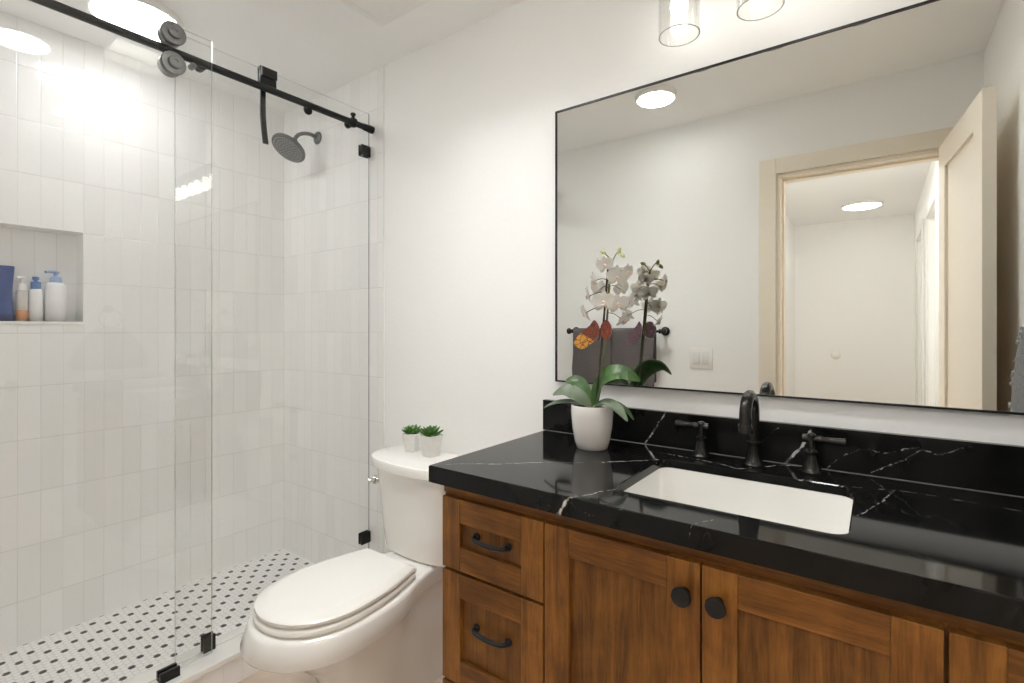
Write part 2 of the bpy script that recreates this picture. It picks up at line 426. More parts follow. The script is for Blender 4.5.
# long shower wall with the niche cut in
NY0, NY1, NZ0, NZ1, ND = -1.20, -.844, 1.245, 1.603, .092
bm = B()
for (y0, y1, z0, z1) in ((YF-.12, NY0, 0, H), (NY1, .1, 0, H), (NY0, NY1, 0, NZ0), (NY0, NY1, NZ1, H)):
    box(bm, XL-.12, XL, y0, y1, z0, z1)
box(bm, XL-.12, XL-ND, NY0, NY1, NZ0, NZ1)
struct('wall_left', bm, M['tile_left'])
bm = B(); box(bm, XL-ND, XL+.004, NY0, NY1, NZ0-.012, NZ0, .0015); struct('trim_2', bm, M['quartz_white'])
# wall with the doorway (behind the camera, seen in the mirror)
DX0, DX1, DH = -.415, .245, 2.0
bm = B()
box(bm, XT, DX0, YF-.12, YF, 0, H); box(bm, DX1, XR, YF-.12, YF, 0, H); box(bm, DX0, DX1, YF-.12, YF, DH, H)
struct('wall_front', bm, M['paint'])
slab('wall_front_tile', M['tile_back'], XL-.12, XT, YF-.12, YF+TT, 0, H)
# casing and jamb round the doorway
bm = B()
CW = .079
box(bm, DX0-CW-.003, DX0-.003, YF, YF+.016, 0, DH+.003+CW, .002)
box(bm, DX1+.003, DX1+.003+CW, YF, YF+.016, 0, DH+.003+CW, .002)
box(bm, DX0-.003, DX1+.003, YF, YF+.016, DH+.003, DH+.003+CW, .002)
struct('trim_3', bm, M['casing'])
bm = B()
box(bm, DX0-.001, DX0+.017, YF-.125, YF+.004, 0, DH, .001); box(bm, DX1-.017, DX1+.001, YF-.125, YF+.004, 0, DH, .001)
box(bm, DX0+.017, DX1-.017, YF-.125, YF+.004, DH-.017, DH+.001, .001)
box(bm, DX0+.017, DX0+.027, YF-.09, YF-.04, 0, DH-.017); box(bm, DX0+.027, DX1-.027, YF-.09, YF-.04, DH-.027, DH-.017)
struct('trim_4', bm, M['casing'])
# curb under the glass
bm = B(); box(bm, -1.915, -1.767, YF+TT, -.0005, .09, .11, .003); struct('trim_5', bm, M['quartz_white'])
bm = B(); box(bm, -1.905, -1.777, YF+TT, -.0005, 0, .09)
CURB = tile_mat('glossy_white_tile_curb', 1, u0=-.02, z0=-.11)
struct('trim_6', bm, CURB)
bm = B(); box(bm, XT+.002, -.89, -.014, -.0005, 0, .09, .003); struct('baseboard_back', bm, M['white_trim'])
bm = B(); box(bm, XT+.002, DX0-CW-.006, YF+.0005, YF+.014, 0, .09, .003); struct('baseboard_front', bm, M['white_trim'])
# hallway beyond the doorway
HY0, HY1, HX0, HX1 = -5.05, YF-.12, -.755, .30
slab('floor_hall', M['hallfloor'], HX0-.8, HX1+.9, HY0-.1, HY1-.01, -.10, 0)
slab('ceiling_hall', M['ceil'], HX0-.8, HX1+.9, HY0-.1, HY1, H, H+.1)
slab('wall_hall_far', M['paint'], HX0-.1, HX1+.1, HY0-.1, HY0, 0, H)
slab('wall_hall_left', M['paint'], HX0-.1, HX0, HY0, HY1, 0, H)
bm = B(); box(bm, HX1, HX1+.1, HY0, -4.55, 0, H); box(bm, HX1, HX1+.1, -4.55, -3.85, 2.03, H)
box(bm, HX1, HX1+.1, -3.85, -3.35, 0, H); box(bm, HX1, HX1+.1, -3.35, -2.6, 2.03, H); box(bm, HX1, HX1+.1, -2.6, HY1, 0, H)
struct('wall_hall_right', bm, M['paint'])
for k, (y0, y1) in enumerate(((-4.55, -3.85), (-3.35, -2.6))):
    bm = B(); w = .075
    box(bm, HX1-.016, HX1-.0005, y0-w, y0, 0, 2.03+w, .002); box(bm, HX1-.016, HX1-.0005, y1, y1+w, 0, 2.03+w, .002)
    box(bm, HX1-.016, HX1-.0005, y0, y1, 2.03, 2.03+w, .002)
    struct('trim_%d' % (7+k), bm, M['white_trim'])
    bm = B(); box(bm, HX1+.045, HX1+.08, y0+.002, y1-.002, .01, 2.028, .002)
    d = struct('door_%d' % (2+k), bm, M['white_trim'])

bm = B(); t = thing('wall_plate', 'small round white wall plate on the far hallway wall, seen in the mirror', 'wall plate', (-.36, HY0, 1.0))
lathe(bm, [(.045, .0003), (.045, .006), (.038, .012), (.001, .013)], (-.37, HY0, .93), (0, 1, 0), 28); mesh('plate', bm, M['white_plastic'], t, 40)

# the bathroom door, open against the right wall
def local_box(bm, Mx, *a, **k):
    t = bmesh.new(); box(t, *a, **k); merge(bm, t, 0, Mx)
dw, dh, dt = .625, 1.985, .035
Mx = Matrix.Translation((.247, YF+.018, .012)) @ Matrix.Rotation(math.radians(84.4), 4, 'Z')
door = thing('door_1', 'cream shaker door standing open beside the doorway', 'door', (.247, YF+.018, 0)); door['kind'] = 'structure'
bm = B()
st = .105
# leaf lies along local +x; the y = 0 side faces the right wall, y = dt side the room
local_box(bm, Mx, 0, dw, .010, dt-.010, 0, dh)
for y0, y1 in ((0, .010), (dt-.010, dt)):
    local_box(bm, Mx, 0, st, y0, y1, 0, dh); local_box(bm, Mx, dw-st, dw, y0, y1, 0, dh)
    local_box(bm, Mx, st, dw-st, y0, y1, dh-st, dh); local_box(bm, Mx, st, dw-st, y0, y1, 0, .2)
mesh('door_leaf', bm, M['casing'], door)
for z in (.25, 1.05, 1.78):
    bm = B(); lathe(bm, [(.006, 0), (.006, .09)], (.240, YF+.026, z), (0, 0, 1), 12); mesh('hinge', bm, M['bronze'], door, 40)
bm = B()
for y, s in ((0, -1), (dt, 1)):
    a = Mx @ Vector((dw-.06, y, .885)); n = (Mx.to_3x3() @ Vector((0, s, 0))); t = Mx.to_3x3() @ Vector((-1, 0, 0))
    lathe(bm, [(.030, 0), (.030, .006), (.011, .008), (.011, .034)], a, n, 20)
    tube(bm, [a+n*.032, a+n*.034+t*.03, a+n*.034+t*.085], [.009, .009, .007], 10)
mesh('handle', bm, M['black'], door, 40)

# ------------------------------------------------------------------ lamps and added fill lights
def ceiling_disc(name, label, x, y, r, mat):
    t = thing(name, label, 'ceiling light', (x, y, H))
    bm = B(); lathe(bm, [(r, -.0005), (r, -.020), (r-.006, -.024), (r-.012, -.022), (r-.012, -.001)], (x, y, H), (0, 0, 1), 48)
    mesh('trim_ring', bm, M['white_plastic'], t, 40)
    bm = B(); lathe(bm, [(r-.0125, -.012), (r-.014, -.024), (r-.03, -.029), (r*.5, -.033), (.001, -.034)], (x, y, H), (0, 0, 1), 48)
    mesh('diffuser', bm, mat, t, 60)
ceiling_disc('ceiling_light', 'lit round flush ceiling light above the shower', -2.205, -.775, .146, M['lamp'])
ceiling_disc('ceiling_light', 'lit round ceiling light far down the hallway, seen in the mirror', -.12, -4.25, .16, M['halllamp'])
ceiling_disc('ceiling_light', 'lit round ceiling light in the hallway just outside the doorway', -.48, -2.3, .16, M['nearhall'])  # lamp added out of view to brighten the room through the doorway

ceiling_disc('ceiling_light', 'lit round downlight in the bathroom ceiling in front of the mirror', -.89, -1.0, .10, M['roomlamp'])
def downlight(label, x, y, mat):  # unseen ceiling fill added for brightness, built as a recessed fixture
    t = thing('recessed_light', label, 'ceiling light', (x, y, H)); a = WH-.0005; b_ = a-.004
    bm = B()
    for x0, x1, y0, y1 in ((-a, -b_, -a, a), (b_, a, -a, a), (-b_, b_, -a, -b_), (-b_, b_, b_, a)): box(bm, x+x0, x+x1, y+y0, y+y1, H-.003, H+.150)
    for x0, x1, y0, y1 in ((-a-.016, -b_, -a-.016, a+.016), (b_, a+.016, -a-.016, a+.016), (-b_, b_, -a-.016, -b_), (-b_, b_, b_, a+.016)): box(bm, x+x0, x+x1, y+y0, y+y1, H-.005, H-.0005)
    mesh('housing', bm, M['white_plastic'], t)
    bm = B(); box(bm, x-b_, x+b_, y-b_, y+b_, H+.132, H+.150); mesh('diffuser', bm, mat, t)
downlight('lit square recessed downlight in the ceiling in front of the toilet', FILL_WELLS[0][0], FILL_WELLS[0][1], M['domelamp'])
downlight('lit square recessed downlight in the ceiling over the vanity front', FILL_WELLS[1][0], FILL_WELLS[1][1], M['domelamp2'])

# extractor fan grille over the toilet
t = thing('exhaust_fan', 'square white exhaust fan cover on the ceiling above the toilet', 'exhaust fan', (-1.36, -.37, H))
bm = B(); box(bm, -1.523, -1.193, -.536, -.206, H-.014, H-.0005, .004); mesh('cover', bm, M['white_plastic'], t, 40)
bm = B(); box(bm, -1.49, -1.226, -.503, -.239, H-.0175, H-.0138, .003); mesh('grille', bm, M['white_plastic'], t, 40)

# vanity light: black bar with three clear glass cylinders
LX, LY, LZ = (-.431, -.233, -.035), -.10, 2.004
t = thing('vanity_light', 'black three-bulb vanity light with clear glass cylinder shades above the mirror', 'wall light', (-.228, -.02, 2.15))
bm = B(); box(bm, -.30, -.156, -.024, -.0005, 2.12, 2.24, .004); mesh('backplate', bm, M['black'], t, 40)
bm = B(); box(bm, -.50, .044, -.085, -.062, 2.20, 2.222, .003); box(bm, -.24, -.216, -.064, -.022, 2.20, 2.222); mesh('bar', bm, M['black'], t, 40)
for x in LX:
    bm = B(); tube(bm, cat([(x, -.084, 2.211), (x, -.094, 2.209), (x, LY, 2.20), (x, LY, 2.180)], 5), .007, 12)
    lathe(bm, [(.018, 0), (.030, -.006), (.030, -.020), (.020, -.024), (.020, -.050)], (x, LY, 2.186), (0, 0, 1), 24)
    s = mesh('socket', bm, M['black'], t, 40)
    bm = B(); R = .053
    lathe(bm, [(.022, .1665), (R-.004, .1655), (R, .160), (R, .001), (R-.0025, .001), (R-.0025, .158), (R-.007, .163), (.022, .164)], (x, LY, LZ), (0, 0, 1), 40, cap0=False, cap1=False)
    g = mesh('glass_shade', bm, M['shade_glass'], t, 40)
    bm = B(); rr = [(R+.0001, -.0004), (R+.0001, .0009), (R-.0026, .0009), (R-.0026, -.0004), (R+.0001, -.0004)]
    lathe(bm, rr, (x, LY, LZ), (0, 0, 1), 40, cap0=False, cap1=False); mesh('rim', bm, M['shade_rim'], g, 40)
    bm = B(); lathe(bm, [(.011, 0), (.012, -.012), (.019, -.035), (.023, -.055), (.020, -.072), (.011, -.083), (.001, -.086)], (x, LY, 2.138), (0, 0, 1), 24)
    mesh('bulb', bm, M['bulb'], t, 60)

# ------------------------------------------------------------------ vanity cabinet
YFR, YD = -.525, -.545        # face frame plane, door face plane
v = thing('vanity_cabinet', 'stained wood shaker vanity cabinet under the black counter', 'cabinet', (-.265, -.27, 0))
bm = B()
x0, x1 = -.885, .352
box(bm, x0, x0+.018, YFR+.002, -.004, .10, .8535, mi=0); box(bm, x1-.018, x1, YFR+.002, -.004, .10, .8535)
box(bm, x0+.018, x1-.018, YFR+.02, -.004, .10, .118); box(bm, x0+.018, x1-.018, -.012, -.004, .118, .8535)
box(bm, x0+.018, x1-.018, YFR+.06, YFR+.078, 0.0, .10)
for a in (-.578, .076): box(bm, a-.009, a+.009, YFR+.02, -.014, .118, .66)
for a, b_ in ((x0, x0+.04), (-.598, -.556), (.056, .098), (x1-.04, x1)): box(bm, a, b_, YFR, YFR+.02, .10, .832)
mesh('body', bm, M['wood_v'], v)
bm = B()
for a, b_ in ((x0+.04, -.598), (-.556, .056), (.098, x1-.04)):
    box(bm, a, b_, YFR, YFR+.02, .79, .832); box(bm, a, b_, YFR, YFR+.02, .10, .14)
for a, b_ in ((x0+.04, -.598), (.098, x1-.04)):
    for z in (.623, .348): box(bm, a, b_, YFR, YFR+.02, z-.02, z+.02)
box(bm, x0-.001, x1, YFR-.004, YFR, .806, .8325)
mesh('face_rail', bm, M['wood_h'], v)
def shaker(name, x0, x1, z0, z1, sw, parent):
    bm = B(); y0, y1 = YD, YFR-.001; bv = .0016
    box(bm, x0, x0+sw, y0, y1, z0, z1, bv); box(bm, x1-sw, x1, y0, y1, z0, z1, bv)
    box(bm, x0+sw, x1-sw, y0+.0003, y1, z1-sw, z1, bv, mi=1); box(bm, x0+sw, x1-sw, y0+.0003, y1, z0, z0+sw, bv, mi=1)
    box(bm, x0+sw-.004, x1-sw+.004, y0+.011, y1-.001, z0+sw-.004, z1-sw+.004, mi=2)
    return mesh(name, bm, [M['wood_v'], M['wood_h'], M['wood_p']], parent)
def pull(parent, x, z):
    bm = B(); a, b_ = x-.047, x+.047; y = YD+.0107
    path = cat([(a, y, z+.004), (a, y-.011, z+.004), (a+.004, y-.017, z+.003), (a+.016, y-.0195, z+.001), (x, y-.021, z),
                (b_-.016, y-.0195, z+.001), (b_-.004, y-.017, z+.003), (b_, y-.011, z+.004), (b_, y, z+.004)], 5)
    tube(bm, path, .0056, 12)
    for q in (a, b_): lathe(bm, [(.0095, 0), (.0095, .004), (.006, .008)], (q, y, z+.004), (0, -1, 0), 16)
    mesh('handle', bm, M['black'], parent, 40)
for (a, b_) in ((-.877, -.5795), (.0785, .349)):
    for (z0, z1) in ((.628, .802), (.352, .6205), (.115, .3445)):
        d = shaker('drawer', a, b_, z0, z1, .058, v); pull(d, (a+b_)/2+.002, {.628: .716, .352: .499, .115: .239}[z0])
for (a, b_, kx) in ((-.5755, -.2525, -.2785), (-.2495, .0735, -.2210)):
    d = shaker('cabinet_door', a, b_, .115, .802, .0585, v)
    bm = B(); lathe(bm, [(.0085, 0), (.007, .004), (.006, .012), (.010, .017), (.0165, .020), (.0175, .024), (.0165, .027), (.011, .0285), (.001, .029)], (kx, YD, .747), (0, -1, 0), 28)
    mesh('knob', bm, M['black'], d, 40)

# countertop with the sink cut-out
SX0, SX1, SY0, SY1 = -.459, -.040, -.460, -.148
CT = thing('countertop', 'black quartz countertop with white veins on the wooden vanity', 'countertop', (-.27, -.28, .833))
bm = B()
def ring_fill(bm, outer, inner):
    eo = [bm.verts.new(p) for p in outer]; ei = [bm.verts.new(p) for p in inner]
    es = [bm.edges.new((L[i], L[(i+1) % len(L)])) for L in (eo, ei) for i in range(len(L))]
    bmesh.ops.triangle_fill(bm, use_beauty=True, use_dissolve=False, edges=es)
    return eo, ei
cx0, cx1, cy0, cy1 = -.909, XR-.001, -.561, -.001
bv = .0022
def rect(x0, x1, y0, y1, z): return [Vector(p) for p in ((x0, y0, z), (x1, y0, z), (x1, y1, z), (x0, y1, z))]
ot, it = ring_fill(bm, rect(cx0+bv, cx1-bv, cy0+bv, cy1-bv, ZC), rrect(SX0-bv, SX1+bv, SY0-bv, SY1+bv, ZC, .032, 6))
ZS = ZC-.021
ob = [bm.verts.new(p) for p in rect(cx0, cx1, cy0, cy1, .8335)]
oi = [bm.verts.new(p) for p in rect(cx0+.02, cx1, cy0+.02, cy1, .8335)]
ou, ib = ring_fill(bm, rect(cx0+.02, cx1, cy0+.02, cy1, ZS), rrect(SX0, SX1, SY0, SY1, ZS, .03, 6))
def bridge(bm, a, b):
    for i in range(len(a)):
        j = (i+1) % len(a); bm.faces.new((a[i], a[j], b[j], b[i]))
om = [bm.verts.new(p) for p in rect(cx0, cx1, cy0, cy1, ZC-bv)]; im = [bm.verts.new(p) for p in rrect(SX0, SX1, SY0, SY1, ZC-bv, .03, 6)]
bridge(bm, ot, om); bridge(bm, om, ob); bridge(bm, ob, oi); bridge(bm, oi, ou); bridge(bm, it, im); bridge(bm, im, ib)
CT_o = mesh('slab', bm, M['quartz'], CT)
# backsplash
bs = thing('backsplash', 'low black veined backsplash strip along the wall behind the faucet', 'backsplash', (-.27, -.01, ZC))
bm = B(); box(bm, -.9165, XR-.001, -.02, -.0006, ZC+.0004, ZC+.1015, .0012); mesh('strip', bm, M['quartz'], bs)
bm = B()
loft(bm, [[Vector((x, -.0226, ZC+.0002)), Vector((x, -.0200, ZC+.0002)), Vector((x, -.0200, ZC+.0018))] for x in (-.908, XR-.002)])
mesh('caulk_bead', bm, plain('grey_caulk', (.10, .10, .095), .4), bs)  # thin grey strip along the joint of counter and backsplash
# quartz veins use object coordinates: keep them equal to world coordinates
for o in (CT_o, [c for c in bs.children if c.name.startswith('strip')][0]):
    d = offset(o.parent)
    for vv in o.data.vertices: vv.co += d
    o.matrix_parent_inverse = Matrix.Translation(-d)

# undermount sink
sk = thing('sink', 'white rectangular undermount sink set in the black counter', 'sink', (-.248, -.31, .70))
bm = B()
prof = [(.012, .8333, .042), (.012, .825, .042), (0, .8225, .034), (-.006, .78, .04), (-.014, .72, .05), (-.030, .698, .05), (-.06, .692, .04)]
rg = [rrect(SX0-o, SX1+o, SY0-o, SY1+o, z, max(r, .01), 6) for o, z, r in [(.03, .8535, .05)] + [(-.001, .8535, .03)] + [(-.003-k*.002, z, .035) for k, z in enumerate((.82, .77, .73))] + [(-.018, .705, .045), (-.034, .697, .045), (-.10, .693, .04)]]
rg2 = [rrect(SX0-o, SX1+o, SY0-o, SY1+o, z, max(r, .01), 6) for o, z, r in [(.03, .845, .05), (.010, .843, .04), (.004, .73, .04), (-.02, .690, .045), (-.10, .682, .04)]]
loft(bm, rg2[::-1] + rg, True, True, True)
mesh('basin', bm, M['porcelain'], sk, 50)
bm = B(); lathe(bm, [(.022, .0), (.022, .003), (.016, .004), (.012, .002), (.001, .002)], (-.248, -.31, .6932), (0, 0, 1), 24); mesh('drain', bm, M['bronze'], sk, 40)

# faucet
fa = thing('faucet', 'dark bronze widespread faucet with arched spout and two lever handles behind the sink', 'faucet', (-.25, -.08, ZC))
fx, fy = -.251, -.082
bm = B()
lathe(bm, [(.026, 0), (.026, .004), (.023, .007), (.0205, .014), (.0165, .024), (.0145, .033), (.0135, .052), (.0165, .055), (.0165, .060), (.0130, .063), (.0125, .075)], (fx, fy, ZC+.0003), (0, 0, 1), 32)
mesh('spout_base', bm, M['bronze'], fa, 40)
bm = B()
R = .050
pts = [(fx, fy, ZC+.07), (fx, fy, ZC+.10), (fx, fy, ZC+.130)] + [(fx, fy-R+R*math.cos(a), ZC+.130+R*math.sin(a)) for a in [PI*k/14 for k in range(1, 15)]] + [(fx, fy-2*R, ZC+.117)]
tube(bm, pts, [.0134]*18, 20)
lathe(bm, [(.0134, 0), (.0155, -.004), (.0158, -.010), (.0165, -.013), (.0165, -.021), (.012, -.021), (.011, -.016)], (fx, fy-2*R, ZC+.119), (0, 0, 1), 24)
mesh('spout', bm, M['bronze'], fa, 40)
for hx, s in ((-.381, -1), (-.127, 1)):
    bm = B(); hy = -.072
    lathe(bm, [(.026, 0), (.026, .004), (.022, .007), (.019, .014), (.0155, .028), (.0125, .042), (.0125, .046), (.0150, .048), (.0150, .052), (.0085, .056), (.0075, .070), (.0095, .076), (.0095, .090), (.006, .094), (.001, .095)], (hx, hy, ZC+.0003), (0, 0, 1), 28)
    h = mesh('handle', bm, M['bronze'], fa, 40)
    bm = B(); z = ZC+.081
    lathe(bm, [(.0075, -.020), (.0100, -.0185), (.0100, -.008), (.0078, -.004), (.0078, .012), (.0092, .015), (.0092, .020), (.0070, .023), (.0078, .045), (.0096, .066), (.0098, .068), (.006, .070)], (hx, hy, z), (s, -.03, 0), 22)
    mesh('lever', bm, M['bronze'], h, 40)
bm = B(); lathe(bm, [(.003, 0), (.003, .03), (.006, .032), (.007, .040), (.004, .045)], (fx, -.043, ZC), (0, 0, 1), 14); mesh('pop_up_rod', bm, M['bronze'], fa, 40)

# ------------------------------------------------------------------ mirror
mi_ = thing('wall_mirror', 'large rectangular wall mirror with a thin black frame above the counter', 'mirror', (-.26, -.01, 1.04))
mx0, mx1, mz0, mz1, fw = -.8705, .335, 1.041, 1.9425, .0048
bm = B()
for (a, b_, c, d) in ((mx0, mx0+fw, mz0, mz1), (mx1-fw, mx1, mz0, mz1), (mx0+fw, mx1-fw, mz0, mz0+fw), (mx0+fw, mx1-fw, mz1-fw, mz1)):
    box(bm, a, b_, -.0155, -.0006, c, d)
mesh('frame', bm, M['black'], mi_)
bm = B(); box(bm, mx0+fw, mx1-fw, -.012, -.003, mz0+fw, mz1-fw); mesh('glass', bm, M['mirror'], mi_)

# ------------------------------------------------------------------ toilet
tx = -1.338
to = thing('toilet', 'white two-piece toilet with closed lid between shower and vanity', 'toilet', (tx, -.4, 0))
def outline(ctrl, z, n=6):
    """ctrl: [(y, half width)] from the front tip back to the rear; mirrored into a closed ring"""
    right = [(tx+w, y, z) for y, w in ctrl]; left = [(tx-w, y, z) for y, w in reversed(ctrl)]
    if ctrl[0][1] == 0: left = left[:-1]
    if ctrl[-1][1] == 0: left = left[1:]
    return cat(right + left, n, True)
def body(yf, yb, w, z, waist=.8, deck=1.0):
    L = yb - yf
    return outline([(yf, 0), (yf+.02*L, w*.36), (yf+.08*L, w*.70), (yf+.20*L, w*.95), (yf+.34*L, w), (yf+.52*L, w*.93), (yf+.68*L, w*waist), (yf+.82*L, w*deck), (yb-.01, w*deck*.98), (yb, w*deck*.85), (yb, 0)], z)
bm = B()
rings = [body(-.57, -.12, .105, 0, .98, .92), body(-.57, -.12, .105, .012, .98, .92), body(-.565, -.12, .099, .03, .98, .92), body(-.57, -.118, .096, .12, .98, .95),
         body(-.60, -.112, .104, .19, .94, .92), body(-.665, -.105, .128, .25, .80, .74), body(-.725, -.10, .152, .295, .68, .56), body(-.760, -.095, .166, .320, .64, .52),
         body(-.770, -.09, .170, .329, .64, .52), body(-.796, -.09, .190, .333, .66, .54), body(-.799, -.088, .192, .340, .68, .56), body(-.782, -.085, .185, .388, .72, .60), body(-.776, -.085, .180, .397, .72, .60), body(-.760, -.09, .166, .401, .72, .59)]
loft(bm, rings)
mesh('bowl', bm, M['porcelain'], to, 60)
def seat_ring(yf, yb, w, z):
    L = yb-yf
    return outline([(yf, 0), (yf+.015*L, w*.28), (yf+.07*L, w*.58), (yf+.18*L, w*.84), (yf+.33*L, w*.98), (yf+.48*L, w), (yf+.68*L, w*.95), (yf+.85*L, w*.84), (yf+.965*L, w*.75), (yb, w*.66), (yb, 0)], z)
bm = B(); loft(bm, [seat_ring(-.758, -.322, .167, .4030), seat_ring(-.764, -.319, .172, .407), seat_ring(-.764, -.319, .172, .4165), seat_ring(-.758, -.322, .167, .4225)])
mesh('seat', bm, M['seat'], to, 50)
bm = B(); loft(bm, [seat_ring(-.752, -.324, .163, .4265), seat_ring(-.760, -.320, .169, .4295), seat_ring(-.760, -.320, .169, .4375), seat_ring(-.755, -.323, .164, .4415), seat_ring(-.724, -.336, .141, .4505), seat_ring(-.716, -.339, .135, .4515)])
mesh('seat_lid', bm, M['seat'], to, 50)
for s in (-1, 1):
    bm = B(); box(bm, tx+s*.075-.018, tx+s*.075+.018, -.318, -.285, .4015, .4215, .006); mesh('seat_hinge', bm, M['seat'], to, 50)
def dshape(wb, wf, yb, yf, z, r=.03):
    """tank outline: straight back and sides, bowed front"""
    pts = [(tx+wb, yb)]
    ym = yb + (yf-yb)*.48
    pts += [(tx+wb*1.01, yb+(ym-yb)*.5), (tx+wb*.995, ym), (tx+wb*.93, yb+(yf-yb)*.70), (tx+wb*.74, yb+(yf-yb)*.865), (tx+wb*.42, yb+(yf-yb)*.965), (tx, yf)]
    right = [(x, y, z) for x, y in pts]
    left = [(2*tx-x, y, z) for x, y, z in right[:-1]][::-1]
    return cat(right + left, 6, False)
bm = B()
loft(bm, [dshape(.178, 0, -.055, -.225, .402), dshape(.194, 0, -.055, -.242, .408), dshape(.200, 0, -.055, -.248, .45), dshape(.213, 0, -.055, -.262, .60), dshape(.224, 0, -.055, -.270, .707)])
mesh('tank', bm, M['porcelain'], to, 50)
bm = B()
loft(bm, [dshape(.238, 0, -.048, -.280, .7075), dshape(.245, 0, -.046, -.286, .711), dshape(.247, 0, -.046, -.288, .735), dshape(.244, 0, -.048, -.285, .742), dshape(.232, 0, -.056, -.273, .745)])
mesh('tank_lid', bm, M['porcelain'], to, 50)
bm = B()
lathe(bm, [(.019, 0), (.019, .006), (.011, .009), (.011, .022), (.016, .025), (.016, .036), (.007, .039)], (tx-.207, -.185, .632), (-1, -.45, 0), 20)
tube(bm, [(tx-.236, -.198, .632), (tx-.244, -.205, .631), (tx-.252, -.215, .630)], [.008, .007, .008], 10)
mesh('flush_lever', bm, M['chrome'], to, 40, label='chrome flush lever on the side of the tank')
for s in (-1, 1):
    bm = B(); lathe(bm, [(.012, 0), (.012, .008), (.008, .014), (.001, .016)], (tx+s*.104, -.33, .018), (s*.6, 0, .8), 16); mesh('bolt_cap', bm, M['porcelain'], to, 50)

# ------------------------------------------------------------------ shower glass, rail and fittings
GX = -1.858                       # room face of the fixed panel
def pane(name, parent, x0, x1, y0, y1, z0, z1):
    bm = B(); box(bm, x0, x1, y0, y1, z0, z1)
    bm.faces.ensure_lookup_table()
    for f in bm.faces:
        f.normal_update()
        if abs(f.normal.x) < .5: f.material_index = 2 if abs(f.normal.z) > .5 else 1
    return mesh(name, bm, [M['glass'], M['glass_edge'], M['glass_top']], parent)
sp = thing('shower_screen', 'fixed clear glass shower panel held by black clamps to the back wall', 'shower screen', (GX, -.4, .11))
pane('glass_panel', sp, GX-.008, GX, -.777, -.0025, .1125, 2.190)
for z in (2.014, .280):
    bm = B(); box(bm, GX-.016, GX-.0082, -.052, -.0022, z-.025, z+.025, .003); box(bm, GX+.0002, GX+.010, -.052, -.0022, z-.025, z+.025, .003)
    mesh('wall_clamp', bm, M['black'], sp, 40)
bm = B(); box(bm, GX-.018, GX-.0082, -.696, -.657, .1102, .164, .003); box(bm, GX+.0002, GX+.010, -.696, -.657, .1102, .164, .003)
mesh('curb_clamp', bm, M['black'], sp, 40)
RX, RZ, RR = -1.837, 2.111, .0130
ra = thing('shower_rail', 'black sliding-door rail running from the back wall across the shower', 'shower rail', (RX, -.7, RZ))
bm = B(); tube(bm, [(RX, YF+TT+.03, RZ), (RX, -.03, RZ)], RR, 20); mesh('bar', bm, M['black'], ra, 40)
for y, s in ((-.0025, -1), (YF+TT+.0005, 1)):
    bm = B(); lathe(bm, [(.0165, 0), (.0165, .022), (.0158, .024), (.0150, .026), (.0150, .046), (.0132, .050)], (RX, y, RZ), (0, s, 0), 24); mesh('wall_socket', bm, M['black'], ra, 40)
for y in (-.105, -.70):
    bm = B()
    lathe(bm, [(.0155, GX+.0006-RX), (.016, GX+.008-RX), (.009, GX+.009-RX), (.009, -.010)], (RX, y, RZ), (1, 0, 0), 20)
    lathe(bm, [(.016, GX-.0206-RX), (.016, GX-.0086-RX)], (RX, y, RZ), (1, 0, 0), 20)
    mesh('standoff', bm, M['black'], ra, 40)
for y in (-.105,):
    bm = B(); lathe(bm, [(.0185, -.010), (.0205, -.008), (.0205, .008), (.0185, .010)], (RX, y, RZ), (0, 1, 0), 24)
    lathe(bm, [(.007, .019), (.007, .030), (.0115, .033), (.0115, .038), (.009, .041)], (RX, y, RZ), (0, 0, 1), 16)
    mesh('door_stop', bm, M['black'], ra, 40)
for y, in ((-.318,),):
    bm = B(); lathe(bm, [(.015, -.006), (.018, -.003), (.018, .003), (.015, .006)], (RX, y, RZ-.021), (1, 0, 0), 20); mesh('bumper', bm, M['black'], ra, 40)
# sliding door
DXo = -1.812
sd = thing('sliding_shower_door', 'clear sliding glass shower door hanging from two rollers on the black rail', 'shower door', (DXo, -1.05, .12))
pane('glass_panel', sd, DXo-.008, DXo, -1.350, -.684, .124, 2.186)
for y in (-.800, -1.27):
    for z, nm in ((RZ+RR+.0335, 'roller'), (RZ-RR-.0355, 'lower_roller')):
        bm = B()
        # grooved wheel behind the glass, riding the bar, with its cap on the room side
        lathe(bm, [(.010, -.040), (.032, -.038), (.033, -.034), (.0315, -.030), (.0315, -.018), (.033, -.014), (.032, -.010), (.010, -.0085)], (DXo, y, z), (1, 0, 0), 32)
        lathe(bm, [(.036, .0004), (.036, .005), (.034, .008), (.020, .009), (.0185, .011), (.0185, .019), (.016, .021), (.006, .021), (.005, .019), (.001, .019)], (DXo, y, z), (1, 0, 0), 32)
        mesh(nm, bm, M['gunmetal'], sd, 40)
    bm = B(); lathe(bm, [(.010, -.030), (.010, -.0085)], (DXo, y+.062, RZ-RR-.013), (1, 0, 0), 18); mesh('anti_lift_pin', bm, M['gunmetal'], sd, 40)
# floor guide
dg = thing('door_guide', 'small black slotted door guide on the shower curb', 'door guide', (DXo-.004, -.81, .11))
bm = B(); box(bm, DXo-.022, DXo+.014, -.840, -.785, .1102, .1165, .001)
box(bm, DXo-.022, DXo-.0095, -.840, -.785, .1165, .140, .002); box(bm, DXo+.0015, DXo+.014, -.840, -.785, .1165, .140, .002)
mesh('guide_block', bm, M['black'], dg, 40)
